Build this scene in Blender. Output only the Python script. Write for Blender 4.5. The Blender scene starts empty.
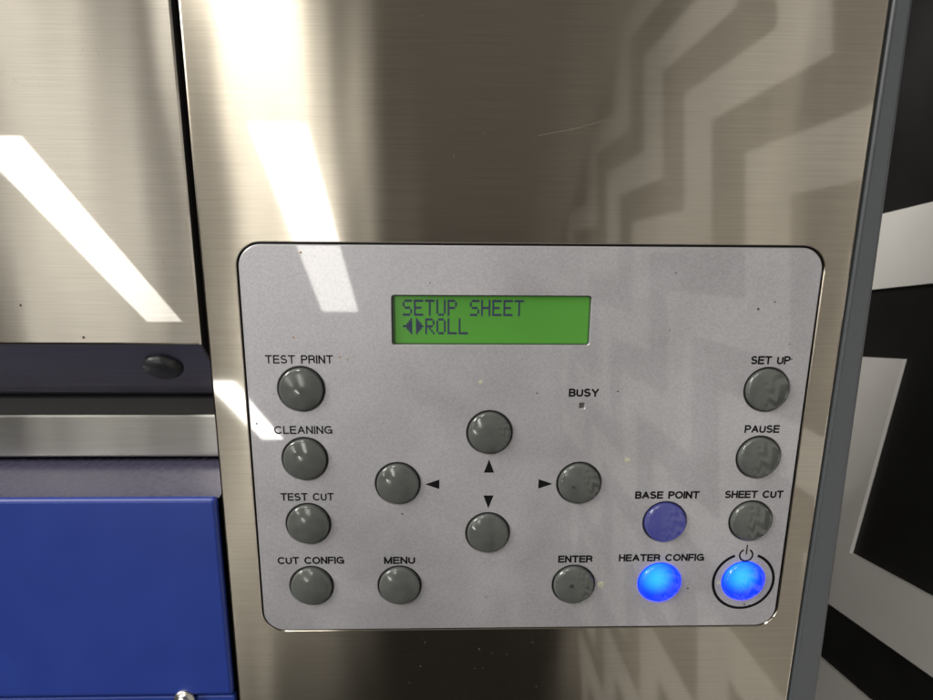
import bpy, bmesh, math, random
from mathutils import Matrix, Vector
random.seed(7)
S = bpy.context.scene
COL = S.collection
mm = 0.001

# ------------------------------------------------------------------ placing
# The console is drawn flat in millimetres: x right, y into the machine, z up its face.
# It leans back by TILT, its lower left corner BASE_H above the floor.
TILT = math.radians(37.0)
BASE_H = 1.0
LEAN = Matrix.Rotation(-TILT, 4, 'X')
PLACE = Matrix.Translation((0, 0, BASE_H)) @ LEAN
def W(x, y, z):
    return PLACE @ Vector((x*mm, y*mm, z*mm))

# ------------------------------------------------------------------ camera
cd = bpy.data.cameras.new('camera'); cam = bpy.data.objects.new('camera', cd); COL.objects.link(cam)
ax = Vector((0.99957471, -0.02776134, 0.008928))
dn = Vector((0.00221411, -0.23302283, -0.97246874))
fw = Vector((0.02907746, 0.97207493, -0.23286227))
cm = Matrix.Identity(4)
for i in range(3):
    cm[i][0], cm[i][1], cm[i][2] = ax[i], -dn[i], -fw[i]
cm = PLACE @ Matrix.Translation((0.06353846, -0.19657722, 0.14785372)) @ cm
cam.matrix_world = cm
cd.sensor_width = 36.0; cd.lens = 640.0/933.0*36.0
cd.clip_start = 0.01; cd.clip_end = 100
cd.dof.use_dof = True; cd.dof.focus_distance = 0.225; cd.dof.aperture_fstop = 40.0
S.camera = cam

# ------------------------------------------------------------------ light of the room
world = bpy.data.worlds.new('World'); S.world = world; world.use_nodes = True
bg = world.node_tree.nodes['Background']
bg.inputs[1].default_value = 1.0
wn_ = world.node_tree      # dim surroundings: pale upper walls and ceiling, dark low down
_tc = wn_.nodes.new('ShaderNodeTexCoord'); _sx = wn_.nodes.new('ShaderNodeSeparateXYZ'); _cr = wn_.nodes.new('ShaderNodeValToRGB')
wn_.links.new(_tc.outputs['Generated'], _sx.inputs[0]); wn_.links.new(_sx.outputs['Z'], _cr.inputs[0]); wn_.links.new(_cr.outputs[0], bg.inputs[0])
_cr.color_ramp.elements[0].position = .33; _cr.color_ramp.elements[0].color = (.020, .017, .015, 1)
_cr.color_ramp.elements[1].position = .60; _cr.color_ramp.elements[1].color = (.165, .150, .130, 1)
S.view_settings.view_transform = 'Standard'; S.view_settings.look = 'None'
S.view_settings.exposure = 0.0; S.view_settings.gamma = 1.0
CEIL = BASE_H + 1.8
def ceiling_or_fill_lamp(x, y0, y1, w, L, color=(1, 0.965, 0.90)):
    ld = bpy.data.lights.new('ceiling_or_fill_lamp', 'AREA'); ld.shape = 'RECTANGLE'
    ld.size = w; ld.size_y = abs(y1-y0)
    ld.energy = L*math.pi*w*abs(y1-y0); ld.color = color
    o = bpy.data.objects.new('ceiling_or_fill_lamp', ld); COL.objects.link(o)
    o.location = (x, (y0+y1)/2, CEIL)
ceiling_or_fill_lamp(-1.73, -3.45, -1.78, 0.22, 11)
ceiling_or_fill_lamp(-1.73, -6.20, -4.53, 0.22, 24)
ceiling_or_fill_lamp(-0.60, -3.30, -1.70, 0.22, 11)
ceiling_or_fill_lamp(-1.06, -0.50, 1.10, 0.40, 5)  # added lamp, not a known fixture: brightens the front cover steel
ceiling_or_fill_lamp(-2.30, -0.50, 1.10, 0.22, 190)  # added fill lamp, kept out of the reflections, for overall diffuse light
ceiling_or_fill_lamp(-0.52, -0.80, 0.60, 0.22, 17)  # added lamp to brighten the striped wall and the housing streak

# ------------------------------------------------------------------ materials
def new_mat(name):
    m = bpy.data.materials.new(name); m.use_nodes = True
    nt = m.node_tree
    return m, nt, nt.nodes['Principled BSDF'], nt.nodes['Material Output']
def node(nt, t, **kw):
    n = nt.nodes.new(t)
    for k, v in kw.items(): setattr(n, k, v)
    return n
def plain(name, col, rough=0.5, metal=0.0, coat=0.0, spec=0.5, noise=0.0, scale=400, bump=0.0):
    m, nt, b, out = new_mat(name)
    b.inputs['Base Color'].default_value = (*col, 1); b.inputs['Roughness'].default_value = rough
    b.inputs['Metallic'].default_value = metal; b.inputs['Coat Weight'].default_value = coat
    b.inputs['Coat Roughness'].default_value = 0.06; b.inputs['Specular IOR Level'].default_value = spec
    if noise or bump:
        tc = node(nt, 'ShaderNodeTexCoord'); n = node(nt, 'ShaderNodeTexNoise')
        n.inputs['Scale'].default_value = scale; n.inputs['Detail'].default_value = 5
        nt.links.new(tc.outputs['Object'], n.inputs['Vector'])
        if noise:
            r = node(nt, 'ShaderNodeMapRange'); r.inputs[1].default_value = .3; r.inputs[2].default_value = .7
            r.inputs[3].default_value = 1-noise; r.inputs[4].default_value = 1+noise
            nt.links.new(n.outputs['Fac'], r.inputs[0])
            mx = node(nt, 'ShaderNodeMix', data_type='RGBA', blend_type='MULTIPLY'); mx.inputs[0].default_value = 1
            mx.inputs[6].default_value = (*col, 1)
            nt.links.new(r.outputs[0], mx.inputs[7]); nt.links.new(mx.outputs[2], b.inputs['Base Color'])
            r2 = node(nt, 'ShaderNodeMapRange'); r2.inputs[1].default_value = .3; r2.inputs[2].default_value = .7
            r2.inputs[3].default_value = max(0, rough-noise*.5); r2.inputs[4].default_value = min(1, rough+noise*.5)
            nt.links.new(n.outputs['Fac'], r2.inputs[0]); nt.links.new(r2.outputs[0], b.inputs['Roughness'])
        if bump:
            bp = node(nt, 'ShaderNodeBump'); bp.inputs['Strength'].default_value = bump; bp.inputs['Distance'].default_value = 0.0003
            nt.links.new(n.outputs['Fac'], bp.inputs['Height']); nt.links.new(bp.outputs[0], b.inputs['Normal'])
    return m
def steel(name, col, rough, film, film_rough=0.02, aniso=0.60):
    """brushed stainless: horizontal grain smears reflections up and down; a clear film adds a sharp one"""
    m, nt, b, out = new_mat(name); nt.nodes.remove(b)
    tc = node(nt, 'ShaderNodeTexCoord')
    mp = node(nt, 'ShaderNodeMapping'); mp.inputs['Scale'].default_value = (38, 38, 2700)
    n = node(nt, 'ShaderNodeTexNoise'); n.inputs['Scale'].default_value = 1; n.inputs['Detail'].default_value = 4
    nt.links.new(tc.outputs['Object'], mp.inputs[0]); nt.links.new(mp.outputs[0], n.inputs['Vector'])
    r = node(nt, 'ShaderNodeMapRange'); r.inputs[1].default_value = .3; r.inputs[2].default_value = .7
    r.inputs[3].default_value = .91; r.inputs[4].default_value = 1.06
    nt.links.new(n.outputs['Fac'], r.inputs[0])
    n2 = node(nt, 'ShaderNodeTexNoise'); n2.inputs['Scale'].default_value = 22; n2.inputs['Detail'].default_value = 4
    nt.links.new(tc.outputs['Object'], n2.inputs['Vector'])
    r2 = node(nt, 'ShaderNodeMapRange'); r2.inputs[1].default_value = .3; r2.inputs[2].default_value = .7
    r2.inputs[3].default_value = .98; r2.inputs[4].default_value = 1.02
    nt.links.new(n2.outputs['Fac'], r2.inputs[0])
    mu = node(nt, 'ShaderNodeMath', operation='MULTIPLY')
    nt.links.new(r.outputs[0], mu.inputs[0]); nt.links.new(r2.outputs[0], mu.inputs[1])
    mx = node(nt, 'ShaderNodeMix', data_type='RGBA', blend_type='MULTIPLY'); mx.inputs[0].default_value = 1
    mx.inputs[6].default_value = (*col, 1); nt.links.new(mu.outputs[0], mx.inputs[7])
    g = node(nt, 'ShaderNodeBsdfAnisotropic', distribution='BECKMANN'); g.inputs['Roughness'].default_value = rough
    g.inputs['Anisotropy'].default_value = aniso
    up = Vector((1, 0, 0))     # along the grain
    cx = node(nt, 'ShaderNodeCombineXYZ')
    for i in range(3): cx.inputs[i].default_value = up[i]
    nt.links.new(cx.outputs[0], g.inputs['Tangent']); nt.links.new(mx.outputs[2], g.inputs['Color'])
    mp3 = node(nt, 'ShaderNodeMapping'); mp3.inputs['Scale'].default_value = (42, 42, 9)
    n3 = node(nt, 'ShaderNodeTexNoise'); n3.inputs['Scale'].default_value = 1; n3.inputs['Detail'].default_value = 1
    nt.links.new(tc.outputs['Object'], mp3.inputs[0]); nt.links.new(mp3.outputs[0], n3.inputs['Vector'])
    bp = node(nt, 'ShaderNodeBump'); bp.inputs['Strength'].default_value = 1; bp.inputs['Distance'].default_value = .00045
    nt.links.new(n3.outputs['Fac'], bp.inputs['Height']); nt.links.new(bp.outputs[0], g.inputs['Normal'])
    g2 = node(nt, 'ShaderNodeBsdfAnisotropic'); g2.inputs['Roughness'].default_value = film_rough
    g2.inputs['Color'].default_value = (.9, .88, .84, 1)
    ms = node(nt, 'ShaderNodeMixShader'); ms.inputs[0].default_value = film
    r4 = node(nt, 'ShaderNodeMapRange'); r4.inputs[1].default_value = .35; r4.inputs[2].default_value = .65
    r4.inputs[3].default_value = film*1.15; r4.inputs[4].default_value = film*.7
    nt.links.new(n2.outputs['Fac'], r4.inputs[0]); nt.links.new(r4.outputs[0], ms.inputs[0])
    nt.links.new(g.outputs[0], ms.inputs[1]); nt.links.new(g2.outputs[0], ms.inputs[2])
    nt.links.new(ms.outputs[0], out.inputs[0])
    return m

M = {}
M['steel'] = steel('brushed_steel', (.455, .415, .345), .28, .115, .045)
M['cover'] = steel('brushed_steel_cover', (.50, .468, .41), .28, .085)
M['rail'] = steel('rail_steel', (.36, .355, .335), .30, .10, .08)
M['shaded_lip'] = steel('shaded_lip_steel', (.25, .25, .285), .30, .05, .1)  # darker, bluer copy of the cover steel: the fold's shade put into colour
M['trim'] = plain('grey_paint', (.058, .064, .071), .42, noise=.06, scale=900)
M['dark'] = plain('dark_cavity', (.012, .011, .012), .7, noise=.1)
M['gasket'] = plain('black_rubber', (.005, .005, .005), .5, noise=.15, scale=1500)
M['rubber'] = plain('bumper_rubber', (.020, .021, .024), .38, noise=.2, scale=900)
M['blue'] = plain('blue_paint', (.013, .032, .20), .36, noise=.05, scale=60, bump=.05)
M['ledge'] = plain('blue_paint_sheen', (.055, .052, .085), .28, noise=.10, scale=420, bump=.04)  # blue paint at a grazing angle; its greyish sheen is put into the colour
M['ink'] = plain('black_ink', (.005, .005, .006), .7, spec=.08, noise=.15, scale=2500)
M['screw'] = plain('zinc', (.62, .60, .55), .30, metal=1, noise=.08, scale=900)
M['white'] = plain('white_board', (.88, .86, .83), .6, noise=.03, scale=14)
M['black'] = plain('black_board', (.006, .006, .0065), .7, noise=.25, scale=9)
M['floor'] = plain('dark_carpet', (.022, .019, .017), .9, noise=.3, scale=60)
M['pixel'] = plain('display_ink', (.014, .016, .06), .5, noise=.1)
M['scratch'] = plain('scratch', (.27, .255, .23), .5)
M['speck'] = plain('dirt', (.05, .035, .03), .8, noise=.3, scale=4000)
M['stain'] = plain('brown_stain', (.30, .20, .09), .7, noise=.3, scale=4000)

def faceplate_mat():
    m, nt, b, out = new_mat('silver_paint')
    tc = node(nt, 'ShaderNodeTexCoord')
    n = node(nt, 'ShaderNodeTexNoise'); n.inputs['Scale'].default_value = 1500; n.inputs['Detail'].default_value = 2
    n2 = node(nt, 'ShaderNodeTexNoise'); n2.inputs['Scale'].default_value = 30; n2.inputs['Detail'].default_value = 6
    n2.inputs['Distortion'].default_value = .6
    v = node(nt, 'ShaderNodeTexVoronoi'); v.inputs['Scale'].default_value = 160
    for k in (n, n2, v): nt.links.new(tc.outputs['Object'], k.inputs['Vector'])
    r = node(nt, 'ShaderNodeMapRange'); r.inputs[1].default_value = .25; r.inputs[2].default_value = .75
    r.inputs[3].default_value = .89; r.inputs[4].default_value = 1.11
    nt.links.new(n.outputs['Fac'], r.inputs[0])
    r2 = node(nt, 'ShaderNodeMapRange'); r2.inputs[1].default_value = .3; r2.inputs[2].default_value = .75
    r2.inputs[3].default_value = .91; r2.inputs[4].default_value = 1.10
    nt.links.new(n2.outputs['Fac'], r2.inputs[0])
    mu = node(nt, 'ShaderNodeMath', operation='MULTIPLY')
    nt.links.new(r.outputs[0], mu.inputs[0]); nt.links.new(r2.outputs[0], mu.inputs[1])
    mx = node(nt, 'ShaderNodeMix', data_type='RGBA', blend_type='MULTIPLY'); mx.inputs[0].default_value = 1
    mx.inputs[6].default_value = (.43, .425, .455, 1); nt.links.new(mu.outputs[0], mx.inputs[7])
    # sparse tiny pits of dirt
    wn = node(nt, 'ShaderNodeMath', operation='LESS_THAN'); wn.inputs[1].default_value = .055
    nt.links.new(v.outputs['Distance'], wn.inputs[0])
    sp = node(nt, 'ShaderNodeSeparateColor'); nt.links.new(v.outputs['Color'], sp.inputs[0])
    gt = node(nt, 'ShaderNodeMath', operation='GREATER_THAN'); gt.inputs[1].default_value = .90
    nt.links.new(sp.outputs[0], gt.inputs[0])
    an = node(nt, 'ShaderNodeMath', operation='MULTIPLY'); nt.links.new(wn.outputs[0], an.inputs[0]); nt.links.new(gt.outputs[0], an.inputs[1])
    an2 = node(nt, 'ShaderNodeMath', operation='MULTIPLY'); an2.inputs[1].default_value = .6; nt.links.new(an.outputs[0], an2.inputs[0])
    m2 = node(nt, 'ShaderNodeMix', data_type='RGBA'); nt.links.new(an2.outputs[0], m2.inputs[0])
    nt.links.new(mx.outputs[2], m2.inputs[6]); m2.inputs[7].default_value = (.16, .14, .13, 1)
    nt.links.new(m2.outputs[2], b.inputs['Base Color'])
    b.inputs['Metallic'].default_value = .6
    r3 = node(nt, 'ShaderNodeMapRange'); r3.inputs[1].default_value = .3; r3.inputs[2].default_value = .7
    r3.inputs[3].default_value = .38; r3.inputs[4].default_value = .50
    nt.links.new(n2.outputs['Fac'], r3.inputs[0]); nt.links.new(r3.outputs[0], b.inputs['Roughness'])
    b.inputs['Coat Weight'].default_value = .85; b.inputs['Coat Roughness'].default_value = .03; b.inputs['Coat IOR'].default_value = 1.58
    bp = node(nt, 'ShaderNodeBump'); bp.inputs['Strength'].default_value = .12; bp.inputs['Distance'].default_value = .00005
    nt.links.new(n.outputs['Fac'], bp.inputs['Height']); nt.links.new(bp.outputs[0], b.inputs['Normal'])
    return m
M['silver'] = faceplate_mat()

def cap_mat(name, col, emit=None, strength=0, hot=None):
    m, nt, b, out = new_mat(name)
    tc = node(nt, 'ShaderNodeTexCoord')
    n = node(nt, 'ShaderNodeTexNoise'); n.inputs['Scale'].default_value = 260; n.inputs['Detail'].default_value = 6
    oi = node(nt, 'ShaderNodeObjectInfo')
    ad = node(nt, 'ShaderNodeVectorMath', operation='ADD')
    nt.links.new(tc.outputs['Object'], ad.inputs[0]); nt.links.new(oi.outputs['Location'], ad.inputs[1])
    nt.links.new(ad.outputs[0], n.inputs['Vector'])
    r = node(nt, 'ShaderNodeMapRange'); r.inputs[1].default_value = .35; r.inputs[2].default_value = .7
    r.inputs[3].default_value = .94; r.inputs[4].default_value = 1.12
    nt.links.new(n.outputs['Fac'], r.inputs[0])
    mx = node(nt, 'ShaderNodeMix', data_type='RGBA', blend_type='MULTIPLY'); mx.inputs[0].default_value = 1
    mx.inputs[6].default_value = (*col, 1); nt.links.new(r.outputs[0], mx.inputs[7])
    nt.links.new(mx.outputs[2], b.inputs['Base Color'])
    r3 = node(nt, 'ShaderNodeMapRange'); r3.inputs[1].default_value = .35; r3.inputs[2].default_value = .65
    r3.inputs[3].default_value = .05; r3.inputs[4].default_value = .20
    nt.links.new(n.outputs['Fac'], r3.inputs[0]); nt.links.new(r3.outputs[0], b.inputs['Roughness'])
    if emit:
        b.inputs['Emission Strength'].default_value = strength
        b.inputs['Emission Color'].default_value = (*emit, 1)
        if hot:     # the diode sits under one spot of the cap
            d = node(nt, 'ShaderNodeVectorMath', operation='DISTANCE'); d.inputs[1].default_value = (hot[0]*mm, 0, hot[1]*mm)
            nt.links.new(tc.outputs['Object'], d.inputs[0])
            rp = node(nt, 'ShaderNodeMapRange', interpolation_type='SMOOTHSTEP'); rp.inputs[1].default_value = 0.0005; rp.inputs[2].default_value = .0075
            rp.inputs[3].default_value = 1; rp.inputs[4].default_value = 0
            nt.links.new(d.outputs['Value'], rp.inputs[0])
            mc = node(nt, 'ShaderNodeMix', data_type='RGBA'); nt.links.new(rp.outputs[0], mc.inputs[0])
            mc.inputs[6].default_value = (*emit, 1); mc.inputs[7].default_value = (*hot[2], 1)
            nt.links.new(mc.outputs[2], b.inputs['Emission Color'])
    return m
M['cap'] = cap_mat('grey_green_plastic', (.070, .075, .071))
M['cap_lit'] = cap_mat('lit_blue_plastic', (.01, .015, .06), (.0, .042, 5.0), 1.0, (-1.5, 2.6, (.03, .62, 6.0)))
M['cap_glow'] = cap_mat('blue_glow_plastic', (.04, .04, .05), (.012, .016, .155), 1.0)  # leaked blue light given to this cap as a faint glow of its own

M['leak'] = plain('light_leak', (.01, .01, .03), .5)
_p = M['leak'].node_tree.nodes['Principled BSDF']; _p.inputs['Emission Color'].default_value = (.0, .03, 1, 1); _p.inputs['Emission Strength'].default_value = 2.2
def screen_mat():
    m, nt, b, out = new_mat('green_backlit_screen')
    tc = node(nt, 'ShaderNodeTexCoord'); n = node(nt, 'ShaderNodeTexNoise'); n.inputs['Scale'].default_value = 34; n.inputs['Detail'].default_value = 1
    nt.links.new(tc.outputs['Object'], n.inputs['Vector'])
    mx = node(nt, 'ShaderNodeMix', data_type='RGBA')
    mx.inputs[6].default_value = (.020, .125, .004, 1); mx.inputs[7].default_value = (.066, .255, .024, 1)
    nt.links.new(n.outputs['Fac'], mx.inputs[0]); nt.links.new(mx.outputs[2], b.inputs['Emission Color'])
    b.inputs['Emission Strength'].default_value = .46
    b.inputs['Base Color'].default_value = (.045, .15, .025, 1); b.inputs['Roughness'].default_value = .25
    return m
M['screen'] = screen_mat()

# ------------------------------------------------------------------ mesh helpers (millimetres, console axes)
def bm_new(): return bmesh.new()
def quad(bm, pts, mi=0):
    f = bm.faces.new([bm.verts.new(p) for p in pts]); f.material_index = mi; return f
def box(bm, x0, x1, y0, y1, z0, z1, bev=0, seg=2, mi=0):
    r = bmesh.ops.create_cube(bm, size=1)
    for v in r['verts']:
        v.co = Vector(((x0+x1)/2+v.co.x*(x1-x0), (y0+y1)/2+v.co.y*(y1-y0), (z0+z1)/2+v.co.z*(z1-z0)))
    es = list({e for v in r['verts'] for e in v.link_edges})
    for f in {f for v in r['verts'] for f in v.link_faces}: f.material_index = mi
    if bev: bmesh.ops.bevel(bm, geom=es, offset=bev, segments=seg, profile=.5, affect='EDGES', material=-1)
def rrect(x0, x1, z0, z1, r, n=10):
    o = []
    for cx, cz, a in ((x1-r, z1-r, 0), (x0+r, z1-r, 90), (x0+r, z0+r, 180), (x1-r, z0+r, 270)):
        for i in range(n+1):
            t = math.radians(a+90*i/n); o.append((cx+r*math.cos(t), cz+r*math.sin(t)))
    return o
def circ(cx, cz, r, n=48):
    return [(cx+r*math.cos(2*math.pi*i/n), cz+r*math.sin(2*math.pi*i/n)) for i in range(n)]
def loopv(bm, pts, y): return [bm.verts.new((x, y, z)) for x, z in pts]
def bridge(bm, a, b, mi=0, flip=False, smooth=False):
    n = len(a)
    for i in range(n):
        vs = [a[i], a[(i+1) % n], b[(i+1) % n], b[i]]
        f = bm.faces.new(vs[::-1] if flip else vs); f.material_index = mi; f.smooth = smooth
def fill(bm, loops):
    es = []
    for l in loops:
        for i in range(len(l)):
            es.append(bm.edges.get((l[i], l[(i+1) % len(l)])) or bm.edges.new((l[i], l[(i+1) % len(l)])))
    bmesh.ops.triangle_fill(bm, use_beauty=True, use_dissolve=False, edges=es, normal=(0, -1, 0))
def lathe(bm, cx, cz, prof, n=48, mi=0, smooth=True):
    """prof: list of (radius, y) from outside in; closes at radius 0"""
    prev = None
    for r, y in prof:
        if r <= 1e-6:
            c = bm.verts.new((cx, y, cz))
            for i in range(n):
                f = bm.faces.new([prev[i], prev[(i+1) % n], c]); f.material_index = mi; f.smooth = smooth
            prev = None
        else:
            cur = loopv(bm, circ(cx, cz, r, n), y)
            if prev: bridge(bm, prev, cur, mi, False, smooth)
            prev = cur
    return prev
def grow(pts, d):
    """offset a convex closed outline outwards by d"""
    n = len(pts); o = []
    for i in range(n):
        a, b, c = Vector(pts[i-1]), Vector(pts[i]), Vector(pts[(i+1) % n])
        e1, e2 = (b-a), (c-b)
        e1 = e1.normalized() if e1.length > 1e-9 else e2.normalized()
        e2 = e2.normalized() if e2.length > 1e-9 else e1
        nn = Vector((e1.y, -e1.x))+Vector((e2.y, -e2.x)); nn.normalize()
        k = nn.dot(Vector((e1.y, -e1.x)))
        p = b+nn*d/max(k, .5); o.append((p.x, p.y))
    return o

def finish(bm, recalc=True):
    if recalc: bmesh.ops.recalc_face_normals(bm, faces=bm.faces[:])

ORIGINS = {}
def part(name, bm, mats, parent, center, label=None, recalc=True):
    """one mesh object; center (mm, console axes) is its own origin"""
    finish(bm, recalc)
    c = Vector(center)
    for v in bm.verts: v.co = (v.co-c)*mm
    me = bpy.data.meshes.new(name); bm.to_mesh(me); bm.free()
    for m in (mats if isinstance(mats, (list, tuple)) else [mats]): me.materials.append(m)
    o = bpy.data.objects.new(name, me); COL.objects.link(o)
    place(o, parent, c)
    if label: o['label'] = label
    return o
def place(o, parent, c):
    o.parent = parent; ORIGINS[o.name] = Vector(c)
    if parent.name in ORIGINS:
        o.location = (Vector(c)-ORIGINS[parent.name])*mm
    else:
        o.location = W(*c)-parent.location; o.rotation_euler = (-TILT, 0, 0)

# ------------------------------------------------------------------ setting: the floor
def world_obj(name, bm, mats, loc=(0, 0, 0), parent=None):
    bmesh.ops.recalc_face_normals(bm, faces=bm.faces[:])
    me = bpy.data.meshes.new(name); bm.to_mesh(me); bm.free()
    for m in (mats if isinstance(mats, (list, tuple)) else [mats]): me.materials.append(m)
    o = bpy.data.objects.new(name, me); COL.objects.link(o); o.location = loc
    if parent: o.parent = parent
    return o
bm = bm_new(); quad(bm, [(-6, -9, 0), (4, -9, 0), (4, 3, 0), (-6, 3, 0)])
fl = world_obj('floor', bm, M['floor']); fl['kind'] = 'structure'

# ------------------------------------------------------------------ wall with zigzag stripes (metres)
WX = 0.60
wall = bpy.data.objects.new('striped_wall', None); COL.objects.link(wall); wall.location = (WX, 0, 0)
wall['label'] = 'black wall with raised white zigzag stripes beside the printer'; wall['category'] = 'wall'
SEAM = -0.03
Y0, Y1, Z0, Z1 = -2.6, 1.6, 0.0, 2.7
bm = bm_new(); box(bm, 0.0, 0.1, Y0, SEAM-.001, Z0, Z1); box(bm, 0.0, 0.1, SEAM+.001, Y1, Z0, Z1)
world_obj('wall_board', bm, M['black'], (0, 0, 0), wall)
def clip(poly, axis, val, keep_gt):
    out = []
    for i in range(len(poly)):
        a, b = poly[i], poly[(i+1) % len(poly)]
        ia = (a[axis] >= val) == keep_gt; ib = (b[axis] >= val) == keep_gt
        if ia: out.append(a)
        if ia != ib:
            t = (val-a[axis])/(b[axis]-a[axis]); out.append((a[0]+t*(b[0]-a[0]), a[1]+t*(b[1]-a[1])))
    return out
def stripe(line0, line1, lo, hi):
    """white zigzag board between two edge polylines; lo..hi limits along y"""
    bm = bm_new(); any_ = False
    for i in range(len(line0)-1):
        poly = [line0[i], line0[i+1], line1[i+1], line1[i]]
        for ax_, v_, g_ in ((0, lo, True), (0, hi, False), (1, Z0+.01, True), (1, Z1-.01, False)):
            if poly: poly = clip(poly, ax_, v_, g_)
        if len(poly) < 3: continue
        any_ = True
        f = bm.faces.new([bm.verts.new((-0.005, p[0], p[1])) for p in poly])
    if not any_: bm.free(); return
    bmesh.ops.remove_doubles(bm, verts=bm.verts[:], dist=1e-4)
    bmesh.ops.recalc_face_normals(bm, faces=bm.faces[:])
    ri = bmesh.ops.inset_region(bm, faces=bm.faces[:], thickness=.007, depth=0, use_even_offset=True)
    for v in bm.verts:
        if not v.is_boundary: v.co.x = -.011
    # sloped edges down to the black board
    r = bmesh.ops.extrude_face_region(bm, geom=bm.faces[:])
    top = [v for v in bm.verts if v not in set(x for x in r['geom'] if isinstance(x, bmesh.types.BMVert))]
    for v in r['geom']:
        if isinstance(v, bmesh.types.BMVert): v.co.x = 0.0
    world_obj('white_stripe', bm, M['white'], (0, 0, 0), wall)
def fam_front(k):   # beside and behind the printer
    U = [(1079, -335), (943, -575), (735, -335), (599, -575), (391, -335), (255, -575), (47, -335), (-89, -575)]
    if k == 1: return [(y*mm, z*mm+BASE_H) for y, z in ((1100, -1024), (231, -20), (95, -260), (-300, 190))]
    if k == 2: return [(y*mm, z*mm+BASE_H) for y, z in ((1100, -854), (150, 191), (14, -49), (-300, 350))]
    q = 0
    return [((y-60*q)*mm, (z+132*k+69*q)*mm+BASE_H) for y, z in U]
def fam_room(k):    # along the room in front of the printer
    pts = []
    for n in range(-4, 14):
        bx, bz = -205-455*n-92*k, 401-28*n+162*k
        pts += [(bx*mm, bz*mm+BASE_H), ((bx-352)*mm, (bz+213)*mm+BASE_H)]
    return pts
for k in range(-8, 3, 2):
    stripe(fam_front(k-1), fam_front(k), SEAM+.002, Y1-.01)
for k in range(-16, 22, 2):
    stripe(fam_room(k), fam_room(k+1), Y0+.01, SEAM-.002)

# ------------------------------------------------------------------ the printer
printer = bpy.data.objects.new('printer', None); COL.objects.link(printer); printer.location = (0, 0.25, 0)
printer['label'] = 'wide format printer with brushed steel housing and a silver button console'
printer['category'] = 'printer'

FX, FZ, FR = 180.0, 133.4, 7.0       # faceplate
# --- steel side housing with an opening for the console
bm = bm_new()
hx0, hx1, hz0, hz1 = -11.3, 189.2, -170.0, 420.0
outer = rrect(hx0+.7, hx1-.7, hz0, hz1, .05, 1)
hole = rrect(-.75, FX+.75, -.45, FZ+.7, FR+.6, 12)
hole_g = grow(hole, .25)
o1 = loopv(bm, outer, 0); h1 = loopv(bm, hole_g, 0); h2 = loopv(bm, hole, .25); h3 = loopv(bm, hole, 3.0)
fill(bm, [o1, h1])
bridge(bm, h1, h2); bridge(bm, h2, h3)
o2 = loopv(bm, rrect(hx0+.2, hx1-.2, hz0-.4, hz1+.4, .05, 1), .2)
o3 = loopv(bm, rrect(hx0, hx1, hz0-.7, hz1+.7, .05, 1), .8)
o4 = loopv(bm, rrect(hx0, hx1, hz0-.7, hz1+.7, .05, 1), 60)
bridge(bm, o1, o2); bridge(bm, o2, o3); bridge(bm, o3, o4)
# hair scratches and scuffs in the film
def sliver(bm, pts, w, y, mi):
    for (x0, z0), (x1, z1) in zip(pts[:-1], pts[1:]):
        d = Vector((x1-x0, z1-z0)); 
        if d.length < 1e-6: continue
        nrm = Vector((-d.y, d.x)).normalized()*w/2
        quad(bm, [(x0-nrm.x, y, z0-nrm.y), (x1-nrm.x, y, z1-nrm.y), (x1+nrm.x, y, z1+nrm.y), (x0+nrm.x, y, z0+nrm.y)], mi)
sliver(bm, [(90, 165.5), (101, 167.6), (109, 169.8)], .055, -.03, 1)
for i in range(60):
    x = random.uniform(-5, 110); z = random.choice([random.uniform(140, 200), random.uniform(-26, -3)])
    a = random.uniform(0, math.pi); l = random.uniform(.2, 1.0)
    sliver(bm, [(x, z), (x+l*math.cos(a), z+l*math.sin(a))], random.uniform(.03, .07), -.03, 1)
housing = part('steel_housing', bm, [M['steel'], M['scratch']], printer, (88, 0, 125))
# --- grey edge trim
bm = bm_new()
box(bm, 190.0, 198.5, .3, 60, hz0, hz1, 1.3, 3)
for v in bm.verts:      # the outer edge flares slightly towards the bottom
    if v.co.x > 194: v.co.x += -2.3+(200-v.co.z)/230*4.2
part('edge_trim', bm, M['trim'], housing, (194, 30, 125))
# --- dark body behind everything
bm = bm_new()
box(bm, -420, 188.5, 62, 330, hz0, hz1)
box(bm, -11, 188.5, 4.2, 61, hz0+2, hz1-2)
box(bm, -420, -11.6, 44, 61.5, hz0, hz1)
box(bm, -420, -11.9, 22.6, 43, 71.75, 77.5)  # dark strip added above the rail, colouring in the shade of the gap
body = part('chassis', bm, M['dark'], printer, (-60, 150, 100))
bm = bm_new(); box(bm, -.40, .18, .08, .42, 0, .92)
cab = world_obj('stand', bm, M['dark'], (0, -0.25, 0), printer)

# --- console faceplate
CX = (17.0, 47.1, 77.2, 107.4, 137.5, 167.1)
BT = [(CX[0], 87.9), (CX[0], 64.1), (CX[0], 40.8), (CX[0], 17.4), (CX[1], 17.3), (CX[2], 73.2), (CX[1], 55.3),
      (CX[3], 55.2), (CX[2], 37.1), (CX[3], 17.1), (CX[5], 87.8), (CX[5], 64.3), (CX[5], 41.0), (CX[4], 40.8), (CX[4], 17.6), (CX[5], 17.9)]
FT = -.25      # front of the plate, a touch proud of the steel
bm = bm_new()
out0 = rrect(0, FX, 0, FZ, FR, 12)
loops = [loopv(bm, grow(out0, -.3), FT)]
a = loopv(bm, out0, FT+.3); b = loopv(bm, out0, 2.5)
bridge(bm, loops[0], a); bridge(bm, a, b)
def hole_in(bm, pts, ch, depth):
    g = loopv(bm, grow(pts, ch), FT); i1 = loopv(bm, pts, FT+ch); i2 = loopv(bm, pts, FT+depth)
    bridge(bm, g, i1); bridge(bm, i1, i2); loops.append(g)
LCD = (46.0, 108.3, 102.4, 118.2)
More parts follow.
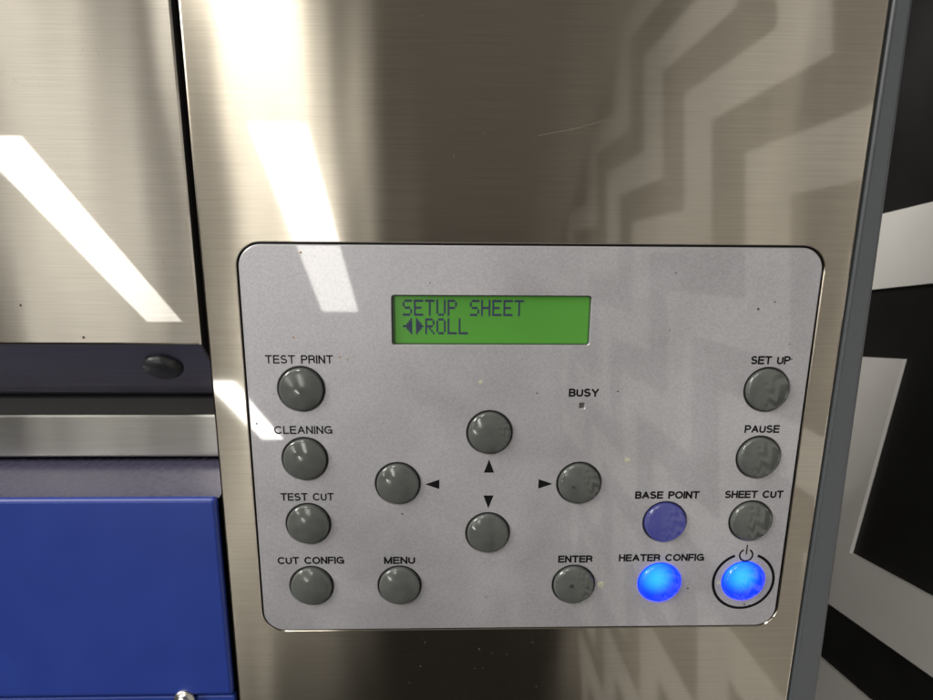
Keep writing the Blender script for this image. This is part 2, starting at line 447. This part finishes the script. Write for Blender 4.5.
hole_in(bm, rrect(*LCD, .9, 5), .12, 2.2)
LED = (106.2, 107.9, 81.4, 83.2)
hole_in(bm, rrect(*LED, .15, 2), .25, 1.6)
for x, z in BT: hole_in(bm, circ(x, z, 7.55, 56), .22, 2.2)
fill(bm, loops)
bm.normal_update()
def disc(bm, x, z, r, mi, n=9, sq=1.0):
    vs = [bm.verts.new((x+r*math.cos(6.2832*i/n)*random.uniform(.75, 1.15), FT-.02, z+r*sq*math.sin(6.2832*i/n)*random.uniform(.75, 1.15))) for i in range(n)]
    f = bm.faces.new(vs); f.material_index = mi
for u in ((134.0, 125.6, .28, 1), (161.2, 114.3, .42, 1), (166.2, 116.6, .30, 1), (92.3, 86.6, .30, 1), (118.4, 87.2, .32, 1), (147.7, 15.2, .36, 1),
          (48.4, 44.3, .35, 1), (19.0, 131.0, .42, 2), (15.5, 104.7, .40, 2), (29.6, 98.4, .35, 2), (32.0, 97.6, .28, 2),
          (58.0, 122, .2, 1), (172.6, 103, .2, 1), (2.2, 76.3, .35, 1), (76, 6.5, .22, 2), (25.5, 64.5, .2, 1), (174, 98, .3, 1), (168.5, 8.6, .35, 1), (170.4, 8.3, .25, 1), (166.3, 7.0, .22, 1)):
    disc(bm, u[0], u[1], u[2], u[3])
for u in ((117.0, 17.0, 1.2), (123.0, 63.5, 1.0), (74.0, 90.5, .8), (158.5, 17.5, .8)): disc(bm, u[0], u[1], u[2], 3, 14)
plate = part('faceplate', bm, [M['silver'], M['speck'], M['stain'], plain('yellow_smear', (.37, .36, .28), .5, noise=.2, scale=900)], printer, (90, 0, 66.7))
# dark seat under the plate (seen only through the gaps)
bm = bm_new(); box(bm, -2.5, FX+2.5, 3.0, 4.0, -2.5, FZ+2.5)
part('console_seat', bm, M['gasket'], housing, (90, 3.5, 66.7))

# --- printed captions
# plain grotesque capitals drawn as strokes: cap height 1, (advance width, strokes); an arc is ('a', cx, cy, rx, ry, a0, a1)
GL = {
 'T': (.62, [[(0, 1), (.62, 1)], [(.31, 1), (.31, 0)]]),
 'E': (.56, [[(0, 0), (0, 1)], [(0, 1), (.56, 1)], [(0, .52), (.52, .52)], [(0, 0), (.57, 0)]]),
 'F': (.52, [[(0, 0), (0, 1)], [(0, 1), (.54, 1)], [(0, .50), (.48, .50)]]),
 'L': (.48, [[(0, 1), (0, 0)], [(0, 0), (.50, 0)]]),
 'I': (.0, [[(0, 0), (0, 1)]]),
 'H': (.60, [[(0, 0), (0, 1)], [(.60, 0), (.60, 1)], [(0, .53), (.60, .53)]]),
 'N': (.60, [[(0, 0), (0, 1)], [(0, 1), (.60, 0)], [(.60, 0), (.60, 1)]]),
 'M': (.72, [[(0, 0), (0, 1)], [(0, 1), (.36, 0)], [(.36, 0), (.72, 1)], [(.72, 1), (.72, 0)]]),
 'A': (.70, [[(0, 0), (.35, 1)], [(.35, 1), (.70, 0)], [(.13, .34), (.57, .34)]]),
 'Y': (.66, [[(0, 1), (.33, .43)], [(.66, 1), (.33, .43)], [(.33, .43), (.33, 0)]]),
 'U': (.58, [[(0, 1), ('a', .29, .29, .29, .29, 180, 360), (.58, 1)]]),
 'O': (.78, [[('a', .39, .5, .39, .5, 0, 360)]]),
 'C': (.72, [[('a', .39, .5, .39, .5, 38, 322)]]),
 'G': (.76, [[('a', .39, .5, .39, .5, 40, 330), (.745, .47)], [(.745, .47), (.42, .47)], [(.745, .47), (.745, 0.03)]]),
 'P': (.56, [[(0, 0), (0, 1)], [(0, 1), (.32, 1), ('a', .32, .73, .26, .27, 90, -90), (0, .46)]]),
 'R': (.60, [[(0, 0), (0, 1)], [(0, 1), (.34, 1), ('a', .34, .745, .25, .255, 90, -90), (0, .49)], [(.36, .49), ('a', .40, .33, .17, .15, 80, 0), (.60, 0)]]),
 'B': (.58, [[(0, 0), (0, 1)], [(0, 1), (.32, 1), ('a', .32, .76, .23, .24, 90, -90), (0, .52)], [(.3, .52), ('a', .33, .26, .26, .26, 90, -90), (0, 0)]]),
 'S': (.60, [[('a', .30, .745, .265, .255, 25, 200), ('a', .30, .745, .265, .235, 200, 262), ('a', .30, .265, .30, .245, 82, 0), ('a', .30, .265, .30, .265, 0, -160)]]),
}
def flat_stroke(pts):
    o = []
    for p in pts:
        if p[0] == 'a':
            _, cx, cy, rx, ry, a0, a1 = p; n = max(4, int(abs(a1-a0)/12))
            o += [(cx+rx*math.cos(math.radians(a0+(a1-a0)*i/n)), cy+ry*math.sin(math.radians(a0+(a1-a0)*i/n))) for i in range(n+1)]
        else: o.append(p)
    return o
def ribbon(bm, pts, w, y):
    L_, R_ = [], []
    n = len(pts); closed = (Vector(pts[0])-Vector(pts[-1])).length < 1e-6
    for i in range(n):
        a = Vector(pts[i-1]) if i else (Vector(pts[-2]) if closed else None)
        b = Vector(pts[i]); c = Vector(pts[i+1]) if i < n-1 else (Vector(pts[1]) if closed else None)
        e1 = (b-a).normalized() if a is not None and (b-a).length > 1e-9 else None
        e2 = (c-b).normalized() if c is not None and (c-b).length > 1e-9 else None
        e = (e1+e2).normalized() if e1 and e2 else (e1 or e2)
        nn = Vector((-e.y, e.x)); k = 1/max(.6, nn.dot(Vector((-(e1 or e2).y, (e1 or e2).x))))
        L_.append(b+nn*w/2*k); R_.append(b-nn*w/2*k)
    vl = [bm.verts.new((p.x, y, p.y)) for p in L_]; vr = [bm.verts.new((p.x, y, p.y)) for p in R_]
    for i in range(n-1): bm.faces.new([vl[i], vl[i+1], vr[i+1], vr[i]])
def caption(text, x0, x1, z0, z1, w):
    SP, GAP = .30, .27
    tot = 0
    for i, ch in enumerate(text): tot += (SP if ch == ' ' else GL[ch][0]) + (GAP if i < len(text)-1 else 0)
    h = (z1-z0)-w; kx = (x1-x0-w)/tot
    bm = bm_new(); cx = x0+w/2; lay = 0
    for ch in text:
        if ch == ' ': cx += (SP+GAP)*kx; continue
        adv, strokes = GL[ch]
        for st in strokes:
            pts = [(cx+p[0]*kx, z0+w/2+p[1]*h) for p in flat_stroke(st)]
            if len(st) == 2 and st[0][0] != 'a' and st[1][0] != 'a':     # square ends reach half a stroke further
                a, b = Vector(pts[0]), Vector(pts[1]); e = (b-a).normalized()*w/2*(.98 if abs((b-a).x) < 1e-6 or abs((b-a).y) < 1e-6 else .55)
                pts = [tuple(a-e), tuple(b+e)]
            ribbon(bm, pts, w, FT-.03-.0025*(lay % 9)); lay += 1
        cx += (adv+GAP)*kx
    part('caption', bm, M['ink'], plate, ((x0+x1)/2, FT-.03, (z0+z1)/2), 'printed words ' + text)
H = 2.75
for t, x0, x1, z, w in (('TEST PRINT', 6.2, 27.4, 96.3, .46), ('CLEANING', 7.6, 26.3, 72.8, .46), ('TEST CUT', 8.3, 25.8, 49.3, .50),
                        ('CUT CONFIG', 5.9, 28.4, 25.8, .56), ('MENU', 41.9, 52.5, 25.6, .60), ('BUSY', 102.5, 112.3, 85.4, .60),
                        ('SET UP', 160.7, 173.6, 96.3, .58), ('PAUSE', 161.3, 173.0, 72.9, .58), ('SHEET CUT', 157.1, 177.2, 49.5, .60),
                        ('BASE POINT', 126.6, 148.5, 49.4, .62), ('HEATER CONFIG', 122.6, 152.4, 25.9, .60), ('ENTER', 101.6, 113.5, 25.6, .62)):
    caption(t, x0, x1, z, z+H, w)
for pts in ([(75.5, 59.1), (78.9, 59.1), (77.2, 63.8)], [(75.5, 50.9), (78.9, 50.9), (77.2, 46.2)],
            [(56.1, 55.0), (60.8, 53.3), (60.8, 56.7)], [(98.5, 55.0), (93.8, 53.3), (93.8, 56.7)]):
    bm = bm_new(); quad(bm, [(x, FT-.03, z) for x, z in pts])
    c = Vector((sum(p[0] for p in pts)/3, FT-.03, sum(p[1] for p in pts)/3))
    part('arrow_mark', bm, M['ink'], plate, c)
def arc(bm, cx, cz, r0, r1, a0, a1, y, n=64):
    for i in range(n):
        t, u = (math.radians(a0+(a1-a0)*(i+k)/n) for k in (0, 1))
        quad(bm, [(cx+r0*math.cos(t), y, cz+r0*math.sin(t)), (cx+r1*math.cos(t), y, cz+r1*math.sin(t)),
                  (cx+r1*math.cos(u), y, cz+r1*math.sin(u)), (cx+r0*math.cos(u), y, cz+r0*math.sin(u))])
bm = bm_new(); arc(bm, 167.0, 28.0, 1.95, 2.55, 118, 422, FT-.03)
quad(bm, [(166.77, FT-.03, 28.2), (167.25, FT-.03, 28.2), (167.25, FT-.03, 32.0), (166.77, FT-.03, 32.0)])
part('power_symbol', bm, M['ink'], plate, (167, FT, 28.5))
bm = bm_new(); arc(bm, 167.1, 17.9, 10.15, 11.15, 112, 428, FT-.03)
part('power_ring', bm, M['ink'], plate, (167.1, FT, 17.9))
# busy light, unlit
bm = bm_new(); box(bm, 105.9, 108.2, .55, 1.5, 81.1, 83.5, .2)
part('busy_light', bm, plain('smoked_plastic', (.10, .10, .09), .3, noise=.2, scale=2000), plate, (107.05, 1, 82.3))

# --- buttons
def cap_bm(x, z):
    bm = bm_new(); r = 6.95
    prof = [(r, 2.4), (r, FT-.55), (r-.08, FT-.85), (r-.30, FT-1.08)]
    R = 26.0; ye = FT-1.08
    for i in range(1, 13):
        q = (r-.30)*(1-i/12.0); prof.append((q, ye-(math.sqrt(R*R-q*q)-math.sqrt(R*R-(r-.3)**2))))
    lathe(bm, x, z, prof, 56)
    return bm
def collar_bm(x, z):
    bm = bm_new(); a = loopv(bm, circ(x, z, 7.53, 48), .25); b = loopv(bm, circ(x, z, 6.97, 48), .25)
    c = loopv(bm, circ(x, z, 6.97, 48), 2.4); d = loopv(bm, circ(x, z, 7.53, 48), 2.4)
    bridge(bm, a, b); bridge(bm, b, c); bridge(bm, c, d); bridge(bm, d, a)
    return bm
x, z = BT[0]
proto = part('button', cap_bm(x, z), M['cap'], printer, (x, 0, z), 'grey round button under the words TEST PRINT')
col0 = part('button_collar', collar_bm(x, z), M['gasket'], proto, (x, 0, z))
NAMES = [None, 'grey round button under the word CLEANING', 'grey round button under the words TEST CUT', 'grey round button under the words CUT CONFIG',
         'grey round button under the word MENU', 'grey round button above the upward arrow', 'grey round button beside the left arrow',
         'grey round button beside the right arrow', 'grey round button below the downward arrow', 'grey round button under the word ENTER, dark smudge on it',
         'grey round button under the words SET UP', 'grey round button under the word PAUSE', 'grey round button under the words SHEET CUT',
         'dimly blue round button under the words BASE POINT', 'brightly lit blue button under the words HEATER CONFIG', 'brightly lit blue power button inside a black ring']
for i, (x, z) in enumerate(BT):
    if i == 0: continue
    c = proto.copy(); COL.objects.link(c); place(c, printer, (x, 0, z)); c['label'] = NAMES[i]
    if i >= 13:
        c.data = proto.data.copy(); c.data.materials[0] = M['cap_glow'] if i == 13 else M['cap_lit']
    g = col0.copy(); COL.objects.link(g); g.parent = c
    if i >= 14:
        g.data = col0.data.copy(); g.data.materials[0] = M['leak']
    g.location = (0, 0, 0); g.rotation_euler = (0, 0, 0)
    if i in (9, 7):
        bm = bm_new()
        ccx, ccz = (x-1.0, z+.5) if i == 9 else (x-2.2, z-.6)
        rr = .95 if i == 9 else .6
        vs = [bm.verts.new((ccx+rr*math.cos(6.2832*k/14)*random.uniform(.7, 1.2), FT-2.06 if i == 9 else FT-1.93, ccz+.8*rr*math.sin(6.2832*k/14)*random.uniform(.7, 1.2))) for k in range(14)]
        for v in vs: # lie on the dome
            q2 = (v.co.x-x)**2+(v.co.z-z)**2
            v.co.y = FT-1.08-(math.sqrt(676-q2)-math.sqrt(676-6.68**2))-.03
        bm.faces.new(vs)
        part('ink_smudge', bm, M['smudge'] if 'smudge' in M else M.setdefault('smudge', plain('smudge', (.02, .028, .03), .4, noise=.4, scale=3000)), c, (x, 0, z))

# --- display
bm = bm_new(); a_ = loopv(bm, rrect(*LCD, .9, 5), .75); b_ = loopv(bm, rrect(LCD[0]+1.0, LCD[1]-.4, LCD[2]+.35, LCD[3]-.5, .6, 5), .75)
c_ = loopv(bm, rrect(LCD[0]+1.0, LCD[1]-.4, LCD[2]+.35, LCD[3]-.5, .6, 5), 1.12); d_ = loopv(bm, rrect(*LCD, .9, 5), 1.12)
bridge(bm, a_, b_); bridge(bm, b_, c_); bridge(bm, d_, a_)
DISP_BEZEL = bm
bm = bm_new(); box(bm, 44.5, 110, 1.15, 2.6, 101, 119.6, 0)
disp = part('display', bm, M['screen'], printer, (77.2, 1.2, 110.3), 'green backlit display, recessed')
part('display_shade_bezel', DISP_BEZEL, plain('shade_green_bezel', (.025, .06, .018), .5, noise=.1), disp, (77.2, .9, 110.3))  # thin frame, widened at left and coloured as the recess shadow
G = {'S': '01111 10000 10000 01110 00001 00001 11110', 'E': '11111 10000 10000 11110 10000 10000 11111',
     'T': '11111 00100 00100 00100 00100 00100 00100', 'U': '10001 10001 10001 10001 10001 10001 01110',
     'P': '11110 10001 10001 11110 10000 10000 10000', 'H': '10001 10001 10001 11111 10001 10001 10001',
     'R': '11110 10001 10001 11110 10100 10010 10001', 'O': '01110 10001 10001 10001 10001 10001 01110',
     'L': '10000 10000 10000 10000 10000 10000 11111', '<': '00001 00011 00111 11111 00111 00011 00001',
     '>': '01000 01100 01110 01111 01110 01100 01000', ' ': '00000 '*7}
DXp, DZp, ADV = .585, .735, 3.50
for text, zt in (('SETUP SHEET', 116.6), ('<>ROLL', 110.7)):
    for i, ch in enumerate(text):
        if ch == ' ': continue
        bm = bm_new(); x0 = 49.4+i*ADV
        for r_, row in enumerate(G[ch].split()):
            for c_, bit in enumerate(row):
                if bit == '1':
                    xa, za = x0+c_*DXp, zt-r_*DZp
                    quad(bm, [(xa+.01, 1.11, za-DZp+.02), (xa+DXp-.01, 1.11, za-DZp+.02), (xa+DXp-.01, 1.11, za-.01), (xa+.01, 1.11, za-.01)])
        part('display_character', bm, M['pixel'], disp, (x0+1.5, 1.11, zt-2.6))

# --- steel front cover on the left, folded under along its lower edge
bm = bm_new()
cx0, cx1 = -420.0, -13.4
prof = [(40, 420), (0, 420)]
for i in range(7):       # fold, radius 1.2
    t = math.radians(45*i/6); prof.append((1.2-1.2*math.cos(t)+0, 102.4+.5-1.2*math.sin(t)))
yb, zb = prof[-1]
L = 35.0
prof.append((yb+L*math.sin(math.radians(45)), zb-L*math.cos(math.radians(45))))
ye_, ze_ = prof[-1]; prof.append((ye_+8, ze_+5))
va = [bm.verts.new((cx0, y, z)) for y, z in prof]; vb = [bm.verts.new((cx1-.5, y, z)) for y, z in prof]
vc = [bm.verts.new((cx1, y+.5, z)) for y, z in prof]
nfold = 2
for i in range(len(prof)-1):
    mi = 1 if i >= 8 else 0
    f = bm.faces.new([va[i], va[i+1], vb[i+1], vb[i]]); f.material_index = mi; f.smooth = 2 <= i <= 7
    f = bm.faces.new([vb[i], vb[i+1], vc[i+1], vc[i]]); f.material_index = mi
vd = [bm.verts.new((cx1, 40, z)) for y, z in prof]
for i in range(1, len(prof)-1):
    f = bm.faces.new([vc[i], vc[i+1], vd[i+1], vd[i]]); f.material_index = 2
# residue and scuffs
for i in range(40):
    x = random.uniform(-75, -16); z = random.uniform(104, 195); a_ = random.uniform(.6, 2.6); l = random.uniform(.4, 2.4)
    sliver(bm, [(x, z), (x+l*math.cos(a_), z+l*math.sin(a_))], random.uniform(.04, .12), -.03, 3)
for x, z in ((-72, 127), (-49, 104.5), (-66.5, 114.5), (-2000, 0)):
    disc(bm, x, z, .45, 4) if x > -1000 else None
cover = part('front_cover', bm, [M['cover'], M['shaded_lip'], M['dark'], M['scratch'], M['speck']], printer, (-60, 0, 150))
# rubber bumper pressed into the folded edge
bm = bm_new()
lathe(bm, 0, 0, [(6.3, 0), (6.3, -.6), (5.9, -1.5), (5.0, -2.3), (3.6, -2.9), (1.8, -3.2), (0, -3.3)], 40)
s0 = 13.0
bc = Vector((-30.0, yb+s0*.7071, zb-s0*.7071))
rot = Matrix.Rotation(math.radians(45), 3, 'X')
for v in bm.verts: v.co = rot @ v.co+bc
part('rubber_bumper', bm, M['rubber'], cover, bc)

# --- steel rail below the cover
bm = bm_new(); box(bm, -420, -11.8, 22, 40, 55.4, 71.6, .9, 3)
part('steel_rail', bm, M['rail'], printer, (-60, 30, 64))
# --- blue cover: face, its top ledge and a screw
bm = bm_new()
bx1 = -13.2
box(bm, -420, bx1, .1, 3.2, -26.9, 49.9, 1.4, 3)
blue = part('blue_cover', bm, M['blue'], printer, (-60, 1, 10))
bm = bm_new()
for p in ([(-420, 2.2, 49.3), (bx1+.4, 2.2, 49.3), (bx1+1.2, 26, 53.6), (-420, 26, 53.6)], [(-420, 26, 53.6), (bx1+1.2, 26, 53.6), (bx1+1.2, 30, 50), (-420, 30, 50)]): quad(bm, p)
part('ledge', bm, M['ledge'], blue, (-60, 12, 51))
bm = bm_new(); box(bm, -420, bx1, 1.3, 4.0, -160, -27.9, .7, 2)
part('skirt_panel', bm, M['blue'], printer, (-60, 2, -90))
bm = bm_new()
lathe(bm, -30.4, -28.0, [(3.6, .2), (3.6, -.6), (3.3, -.9), (2.2, -1.0), (2.2, -1.5), (2.0, -2.3), (1.4, -2.75), (.7, -2.8), (.6, -2.3), (0, -2.2)], 36)
part('screw', bm, M['screw'], blue, (-30.4, 0, -28))
